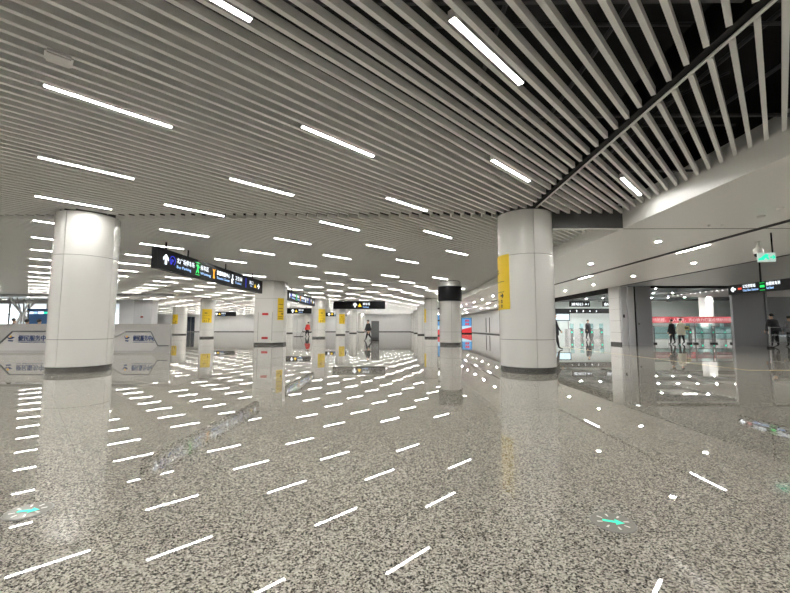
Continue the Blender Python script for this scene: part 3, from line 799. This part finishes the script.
# kiosk, branching column
t = thing('information_kiosk', 'blue information kiosk with lit strip behind the counter', 'kiosk', (-33.0, 36.0, 0))
MB().box(-2.7, 1.6, 0, 1.2, 0, 2.75).build('body', 'kiosk_blue', t)
MB().box(-2.8, 1.7, -0.1, 1.3, 2.75, 2.9).build('roof', 'kiosk_blue', t)
for x0, x1, mm in ((-2.6, -2.25, 'text_white'), (-2.2, -1.9, 'text_blue'), (-1.8, -1.25, 'text_white'), (-1.2, -0.85, 'exit_green'), (-0.75, 0.3, 'text_white')):
    MB().box(x0, x1, -0.02, -0.001, 2.42, 2.62).build('light_panel', mm, t)
t = thing('branching_column', 'white branching tree-like column by the glazed wall', 'column', (-38.8, 38.5, 0))
m = MB()
for k in range(6):
    a = 2*PI*k/6+0.4
    m.tube((1.05*math.cos(a), 0.8*math.sin(a), 0), (0.12*math.cos(a), 0.12*math.sin(a), 2.55), 0.10, 0.08, 8)
m.build('trunk', 'white_plastic', t, smooth=50)
for k in range(7):
    a = 2*PI*k/7+0.2
    MB().tube((0.1*math.cos(a), 0.1*math.sin(a), 2.45), (1.5*math.cos(a), 0.7*math.sin(a), HZ), 0.08, 0.05, 8).build('branch', 'white_plastic', t, smooth=50)
MB().revolve([(0.2, 2.42), (0.24, 2.5), (0.2, 2.58)], 16).build('collar', 'white_plastic', t, smooth=50)

# ------------------------------------------------------------------ display stand, light boxes
t = thing('display_stand', 'dark grey upright display stand beside the walking person', 'display', (-2.05, 32.6, 0))
MB().box(-0.33, 0.33, -0.05, 0.05, 0.04, 1.66).build('frame', 'dark_gray', t)
MB().box(-0.29, 0.29, -0.056, -0.0505, 0.25, 1.62).build('screen', 'frame_gray', t)
MB().box(-0.36, 0.36, -0.2, 0.2, 0, 0.04).build('foot', 'black', t)
def light_box(loc, label, W=1.75, rz=0):
    t = thing('light_box', label, 'light box', loc, rz)
    MB().box(-W/2, W/2, -0.12, 0.12, 0, 2.75).build('case', 'black', t)
    MB().box(-W/2+.06, W/2-.06, -0.13, -0.121, 1.35, 2.68).build('poster_sky', 'ad_blue', t)
    MB().box(-W/2+.06, W/2-.06, -0.13, -0.121, 0.70, 1.34).build('poster_haze', 'ad_pale', t)
    MB().vprism([(-W/2+.06, .15), (W/2-.06, .15), (W/2-.06, 1.15), (-W/2+.06, .75)], -0.136, -0.131).build('poster_ribbon', 'ad_red', t)
    for z in (2.05, 1.45):
        for q in (-0.25, 0.1): MB().box(q, q+0.28, -0.136, -0.131, z, z+0.36).build('red_character', 'ad_red', t)
    return t
light_box((11.6, 65.0, 0), 'blue and red poster light box right of the black-banded column')
light_box((5.75, 50.0, 0), 'blue and red poster light box half hidden behind the banded column', 1.6)

# ------------------------------------------------------------------ floor indicators
def indicator(x, y, rz, label, r=0.122):
    t = thing('floor_indicator', label, 'floor light', (x, y, 0), rz)
    MB().revolve([(r, 0.0005), (r*0.97, 0.004)], 40).build('rim', 'disc_rim', t)
    MB().revolve([(r*0.93, 0.0042), (r*0.92, 0.0055)], 40).build('cover', 'disc_face', t)
    m = MB()
    m.prism([(-.055,-.012),(.012,-.012),(.012,-.035),(.06,.0),(.012,.035),(.012,.012),(-.055,.012)], 0.0058, 0.0068)
    m.build('green_arrow', 'exit_green', t)
    for k in range(8):
        a = 2*PI*k/8+0.3
        c, s = math.cos(a), math.sin(a)
        p = [(c*.06-s*.004, s*.06+c*.004), (c*.06+s*.004, s*.06-c*.004), (c*.09+s*.006, s*.09-c*.006), (c*.09-s*.006, s*.09+c*.006)]
        MB().prism(p, 0.0058, 0.0066).build('ray', 'ray_white', t)
    return t
indicator(1.262, 2.338, R(-20), 'round floor indicator with green arrow and pale rays, far from the counter')
indicator(-2.32, 2.434, R(15), 'round floor indicator with green arrow on the counter side')

# ------------------------------------------------------------------ barriers, banner, gates
def barrier(xl, xr, y, label, h_=1.24, m_='frame_gray', posts=None, glass='glass_teal', group=None):
    W = xr-xl; t = thing('glass_barrier', label, 'barrier', (xl, y, 0), 0, group)
    n = max(2, int(W/1.4)+1)
    ps = posts or [W*k/(n-1) for k in range(n)]
    for p in ps:
        q = MB().box(p-0.03, p+0.03, -0.03, 0.03, 0, h_).build('post', m_, t)
        MB().box(p-0.12, p+0.12, -0.09, 0.09, 0, 0.09).build('foot', 'black', q)
    for z in (0.32, 0.72, h_-0.03):
        MB().box(0.031, W-0.031, -0.02, 0.02, z-0.02, z+0.02).build('rail', m_, t)
    for a, b in zip(ps[:-1], ps[1:]):
        if b-a > 0.5: MB().box(a+0.05, b-0.05, -0.006, 0.006, 0.35, h_-0.08).build('pane', glass, t)
    return t
barrier(17.5, 23.0, 26.3, 'dark framed glass barrier in front of the red banner', posts=[0.09, 2.47, 2.9, 4.05, 4.22, 5.41])
t = thing('small_plate', 'small brown notice plate on the glass barrier', 'sign', (19.55, 26.22, 0.95))
MB().box(0, 0.4, -0.01, 0.01, 0, 0.26).build('plate', 'brass', t)
MB().box(0.05, 0.35, -0.014, -0.0105, 0.08, 0.18).build('print_line', 'print_black', t)
barrier(20.25, 26.5, 20.9, 'bright steel railing below the black hanging sign', 1.16, 'steel_rail', glass='glass_clear')
t = thing('banner', 'long red banner with white lettering across the concourse', 'banner', (32.6, 42.0, 1.6))
MB().box(-5.6, 5.6, -0.01, 0.01, 0, 0.68).build('cloth', 'banner_red', t)
text('疫情防控，人人有责，齐心协力打赢疫情防控阻击战', 0.42, 'banner_white', t, (-5.0, -0.012, 0.17), width=9.9)
for x in (-5.6, 0, 5.6): MB().tube((x, 0.03, -1.6), (x, 0.03, 0.75), 0.03).build('pole', 'frame_gray', t)
# concourse posts and gates
for x, y in ((27.8, 44.0), (31.5, 50.0), (38.0, 47.0)):
    t = thing('concourse_column', 'pale square column standing behind the red banner', 'column', (x, y, 0), 0, 'pale concourse columns')
    MB().box(-0.5, 0.5, -0.5, 0.5, 0.15, 5.3).build('shaft', 'wall_white', t)
    MB().box(-0.53, 0.53, -0.53, 0.53, 0, 0.15).build('base', 'dark_gray', t)
def gate(x, y):
    t = thing('ticket_gate', 'glass ticket gate in the side concourse', 'gate', (x, y, 0), 0, 'ticket gates')
    MB().box(-0.13, 0.13, -0.7, 0.7, 0, 0.95).build('cabinet', 'steel_rail', t)
    MB().box(-0.10, 0.10, -0.66, -0.30, 0.95, 1.0).build('reader', 'black', t)
    MB().box(0.14, 0.52, -0.01, 0.01, 0.15, 1.5).build('flap', 'glass_teal', t)
    MB().box(-0.06, 0.06, -0.712, -0.70, 0.55, 0.7).build('light', 'exit_green', t)
for k in range(4): gate(17.4+1.0*k, 39.0)
for k in range(6): gate(27.0+1.1*k, 37.5)
t = thing('gate_header', 'black header beam over the ticket gates in the side concourse', 'beam', (20.0, 41.0, 2.62))
MB().box(-3.6, 3.6, -0.15, 0.15, 0, 0.52).build('beam', 'sign_black', t)
for x in (-3.5, 3.5): MB().box(x-0.08, x+0.08, -0.1, 0.1, -2.62, 0).build('leg', 'frame_gray', t)
for q in range(5): text(str(q+1), 0.28, 'text_white', t, (-1.6+0.7*q, -0.155, 0.14))
for (x, wd, s) in ((17.9, 2.0, '进站口 A1'), (20.9, 1.5, '出站口 A2')):
    t = thing('gate_sign', 'black hanging sign reading %s above the ticket gates' % s, 'sign', (x, 37.5, 3.15))
    MB().box(-wd/2, wd/2, -0.06, 0.06, 0, 0.55).build('panel', 'sign_black', t)
    for q in (-wd*.35, wd*.35): MB().tube((q, 0, .55), (q, 0, 5.3-3.15), 0.02).build('hanger', 'black', t)
    text(s, 0.3, 'text_white', t, (-wd*0.42, -0.064, 0.14), width=wd*0.84)
t = thing('concourse_screen', 'lit timetable screen behind the ticket gates', 'screen', (19.4, 46, 1.9))
MB().box(-1.3, 1.3, -0.08, 0.08, 0, 0.9).build('case', 'black', t)
MB().box(-1.2, 1.2, -0.09, -0.081, 0.08, 0.82).build('display', 'ad_pale', t)
for x in (-1.1, 1.1): MB().tube((x, 0, -1.9), (x, 0, 0), 0.04).build('leg', 'frame_gray', t)
struct(MB().box(21.4, 24.5, 38.2, 38.5, 0, 2.65).build('wall_gate_side', 'wall_white'))
t = thing('low_exit_sign', 'small green exit sign low on the white gate wall', 'sign', (21.75, 38.18, 0.45))
MB().box(-0.14, 0.14, -0.02, 0.015, 0, 0.2).build('panel', 'exit_green', t)
MB().vprism(arrow_poly(0, 0.1, 0.14, PI/2), -0.026, -0.0205).build('arrow', 'text_white', t)

# ------------------------------------------------------------------ people
def person(label, loc, rz, H=1.7, top='cloth_black', bottom='cloth_dark', stride=0.0, bend=0.0, coat=0.0, arms=(0.1, -0.1), group=None, bulk=1.0):
    """standing or walking figure facing local -Y. coat lengthens the top garment"""
    S = H/1.7
    t = thing('person', label, 'person', loc, rz, group)
    bm = bmesh.new(); lay = bm.verts.layers.skin.verify()
    V = {}
    def v(n, p, r, root=False):
        q = bm.verts.new(Vector(p)*S); q[lay].radius = (r*S, r*S); q[lay].use_root = root; V[n] = q; return q
    def e(a, b): bm.edges.new((V[a], V[b]))
    hipz = 0.90
    def up(z, x=0.0, off=0.0):
        """torso point bent forward about the hip"""
        d_ = z-hipz
        return (x, -math.sin(bend)*d_+off*math.cos(bend), hipz+math.cos(bend)*d_+off*math.sin(bend))
    v('hip', up(0.92), 0.135*bulk, True); v('waist', up(1.10), 0.135*bulk); v('chest', up(1.30), 0.150*bulk); v('neck0', up(1.43), 0.075)
    v('neck', up(1.48, 0, -0.01), 0.055); v('head0', up(1.545, 0, -0.02), 0.075); v('head', up(1.615, 0, -0.02), 0.088); v('crown', up(1.67, 0, -0.01), 0.06)
    for a, b in (('hip','waist'),('waist','chest'),('chest','neck0'),('neck0','neck'),('neck','head0'),('head0','head'),('head','crown')): e(a, b)
    v('nose', up(1.60, 0, -0.115), 0.016); e('head', 'nose')
    names = {}
    for s, sd in ((-1, 'l'), (1, 'r')):
        st_ = stride*s; sw = arms[0] if s < 0 else arms[1]
        v('hipj'+sd, (s*0.09, 0, 0.87), 0.095*bulk)
        v('knee'+sd, (s*0.10, -st_*0.5-abs(stride)*0.12, 0.49), 0.062*bulk); v('ankle'+sd, (s*0.10, -st_*0.95+(0.06 if st_ < 0 else 0), 0.09+(0.05 if st_ < 0 else 0)), 0.042)
        v('ball'+sd, (s*0.11, -st_*0.95-0.13, 0.038), 0.034); v('toe'+sd, (s*0.115, -st_*0.95-0.18, 0.032), 0.026)
        for a, b in (('hip','hipj'+sd),('hipj'+sd,'knee'+sd),('knee'+sd,'ankle'+sd),('ankle'+sd,'ball'+sd),('ball'+sd,'toe'+sd)): e(a, b)
        sh = Vector(up(1.375, s*0.17)); el = sh+Vector((s*0.06, -0.27*math.sin(sw+bend*0.3), -0.27*math.cos(sw)))
        wr_ = el+Vector((s*0.0, -0.24*math.sin(sw+0.25+bend*0.3), -0.24*math.cos(sw+0.25)))
        dr = (wr_-el).normalized()
        v('sh'+sd, sh, 0.066*bulk); v('el'+sd, el, 0.046*bulk); v('wr'+sd, wr_, 0.030)
        pm_ = wr_+dr*0.055; v('palm'+sd, pm_, 0.030)
        for a, b in (('chest','sh'+sd),('sh'+sd,'el'+sd),('el'+sd,'wr'+sd),('wr'+sd,'palm'+sd)): e(a, b)
        fw = Vector((0, -1, 0))
        for k, (off, ln) in enumerate(((-0.028, .060), (-0.010, .072), (0.010, .068), (0.027, .052))):
            b0 = pm_+dr*0.03+fw*off; m1 = b0+dr*ln*0.6; m2 = m1+dr*ln*0.45+Vector((-s*0.02, 0, 0))
            v('f0%s%d' % (sd, k), m1, 0.0095); v('f1%s%d' % (sd, k), m2, 0.0085)
            e('palm'+sd, 'f0%s%d' % (sd, k)); e('f0%s%d' % (sd, k), 'f1%s%d' % (sd, k))
        v('th'+sd, wr_+dr*0.05+fw*0.05, 0.011); v('th2'+sd, wr_+dr*0.085+fw*0.06, 0.009); e('wr'+sd, 'th'+sd); e('th'+sd, 'th2'+sd)
    pos = {k: q.co.copy() for k, q in V.items()}
    me = D.meshes.new('b'); bm.to_mesh(me); bm.free()
    o = D.objects.new('b', me); COL.objects.link(o)
    md = o.modifiers.new('s', 'SKIN'); md.use_smooth_shade = True
    o.modifiers.new('u', 'SUBSURF').levels = 1
    dg = bpy.context.evaluated_depsgraph_get(); body = D.meshes.new_from_object(o.evaluated_get(dg))
    D.objects.remove(o); D.meshes.remove(me)
    body.materials.clear()
    for k in ('skin', top, bottom, 'shoe'): body.materials.append(MATS[k])
    keys = [k for k in pos]
    def cls(k):
        if k[:2] in ('f0', 'f1', 'th') or k[:4] in ('palm', 'head', 'nose') or k in ('neck', 'crown'): return 0
        if k[:4] in ('ball',) or k[:3] == 'toe': return 3
        if k[:4] in ('hipj', 'knee', 'ankl'): return 2
        return 1
    for p in body.polygons:
        c = p.center; kk = min(keys, key=lambda q: (pos[q]-c).length_squared)
        p.material_index = cls(kk); p.use_smooth = True
    link('body', body, t)
    hd = pos['head']
    hb = bmesh.new(); bmesh.ops.create_uvsphere(hb, u_segments=16, v_segments=10, radius=1)
    for q in hb.verts: q.co = Vector((q.co.x*0.098, q.co.y*0.112+0.02, q.co.z*0.105+0.045))*S
    kill = [q for q in hb.verts if q.co.z < (-0.03 if q.co.y > 0.01 else 0.045)*S]
    bmesh.ops.delete(hb, geom=kill, context='VERTS')
    hm = D.meshes.new('hair'); hb.to_mesh(hm); hb.free(); hm.materials.append(M['hair'])
    for p in hm.polygons: p.use_smooth = True
    link('hair', hm, t, hd, (bend, 0, 0))
    for s in (-1, 1):
        eb = MB().revolve([(0.002, -0.009), (0.009, 0), (0.002, 0.009)], 8)
        eb.build('eye', 'hair', t, hd+Vector((s*0.034, -0.082, -0.0))*S)
    if coat:
        # skirt of the coat hanging from the waist
        cm = MB(); zt = 1.12; zb = 0.92-coat
        cm.revolve([(0.205*bulk, zb), (0.20*bulk, (zt+zb)/2), (0.165*bulk, zt)], 20)
        cm.v = [(x*S, y*S*0.78, z*S) for x, y, z in cm.v]
        cm.build('coat_skirt', top, t, smooth=60)
    return t
person('person in a red jacket and dark trousers standing by a flat floor mop', (-11.0, 45.3, 0), R(60), 1.72, 'cloth_red', 'cloth_black', 0.12, 0.22, 0.12, (0.25, 0.1), bulk=1.6)
t = thing('dust_mop', 'wide flat dust mop on the floor beside the person in red', 'mop', (-11.75, 45.0, 0), R(5))
MB().box(-0.75, 0.35, -0.08, 0.08, 0, 0.05).build('head', 'cloth_dark', t)
MB().tube((0.0, 0, 0.05), (0.35, 0.15, 1.0), 0.015).build('handle', 'frame_gray', t)
person('person in a black jacket walking past the dark display stand', (-2.58, 32.0, 0), R(-55), 1.70, 'cloth_black', 'cloth_black', 0.34, 0.06, 0.10, (0.25, -0.25), bulk=1.5)
person('person in a long dark coat standing by the ticket gates', (17.05, 34.3, 0), R(15), 1.76, 'cloth_black', 'cloth_dark', 0.08, 0, 0.35, (0.1, 0.0), bulk=1.25)
person('person in black clothes half hidden behind the column below the ceiling channel', (8.0, 19.6, 0), R(75), 1.82, 'cloth_black', 'cloth_black', 0.22, 0.05, 0.25, (0.3, -0.3), bulk=1.35)
person('person in dark clothes at the glass barrier beside someone in cream', (18.25, 25.5, 0), R(200), 1.62, 'cloth_black', 'cloth_black', 0.05, 0, 0.2, (0.1, 0.1), bulk=1.2)
person('person in a cream coat standing at the glass barrier beside someone in dark clothes', (19.0, 25.7, 0), R(180), 1.68, 'cloth_cream', 'cloth_black', 0.05, 0, 0.3, (0.2, 0.2), bulk=1.3)
person('person in a black jacket leaning behind the steel railing', (21.25, 21.7, 0), R(185), 1.86, 'cloth_black', 'cloth_black', 0.05, 0.08, 0.1, (0.15, 0.15), bulk=1.7)
person('person in a grey jacket behind the steel railing', (22.9, 22.4, 0), R(170), 1.75, 'cloth_gray', 'cloth_black', 0.05, 0.05, 0.1, (0.15, 0.15), bulk=1.4)
for k, (x, y, hh) in enumerate(((-18.86, 18.3, 1.54), (-18.23, 18.32, 1.48), (-17.6, 18.3, 1.48))):
    person('person with black hair seated low behind the service counter', (x, y, 0), R(180), hh, 'cloth_dark', 'cloth_dark', 0.02, 0, 0, (0.3, 0.3), group='people behind the counter', bulk=1.1)
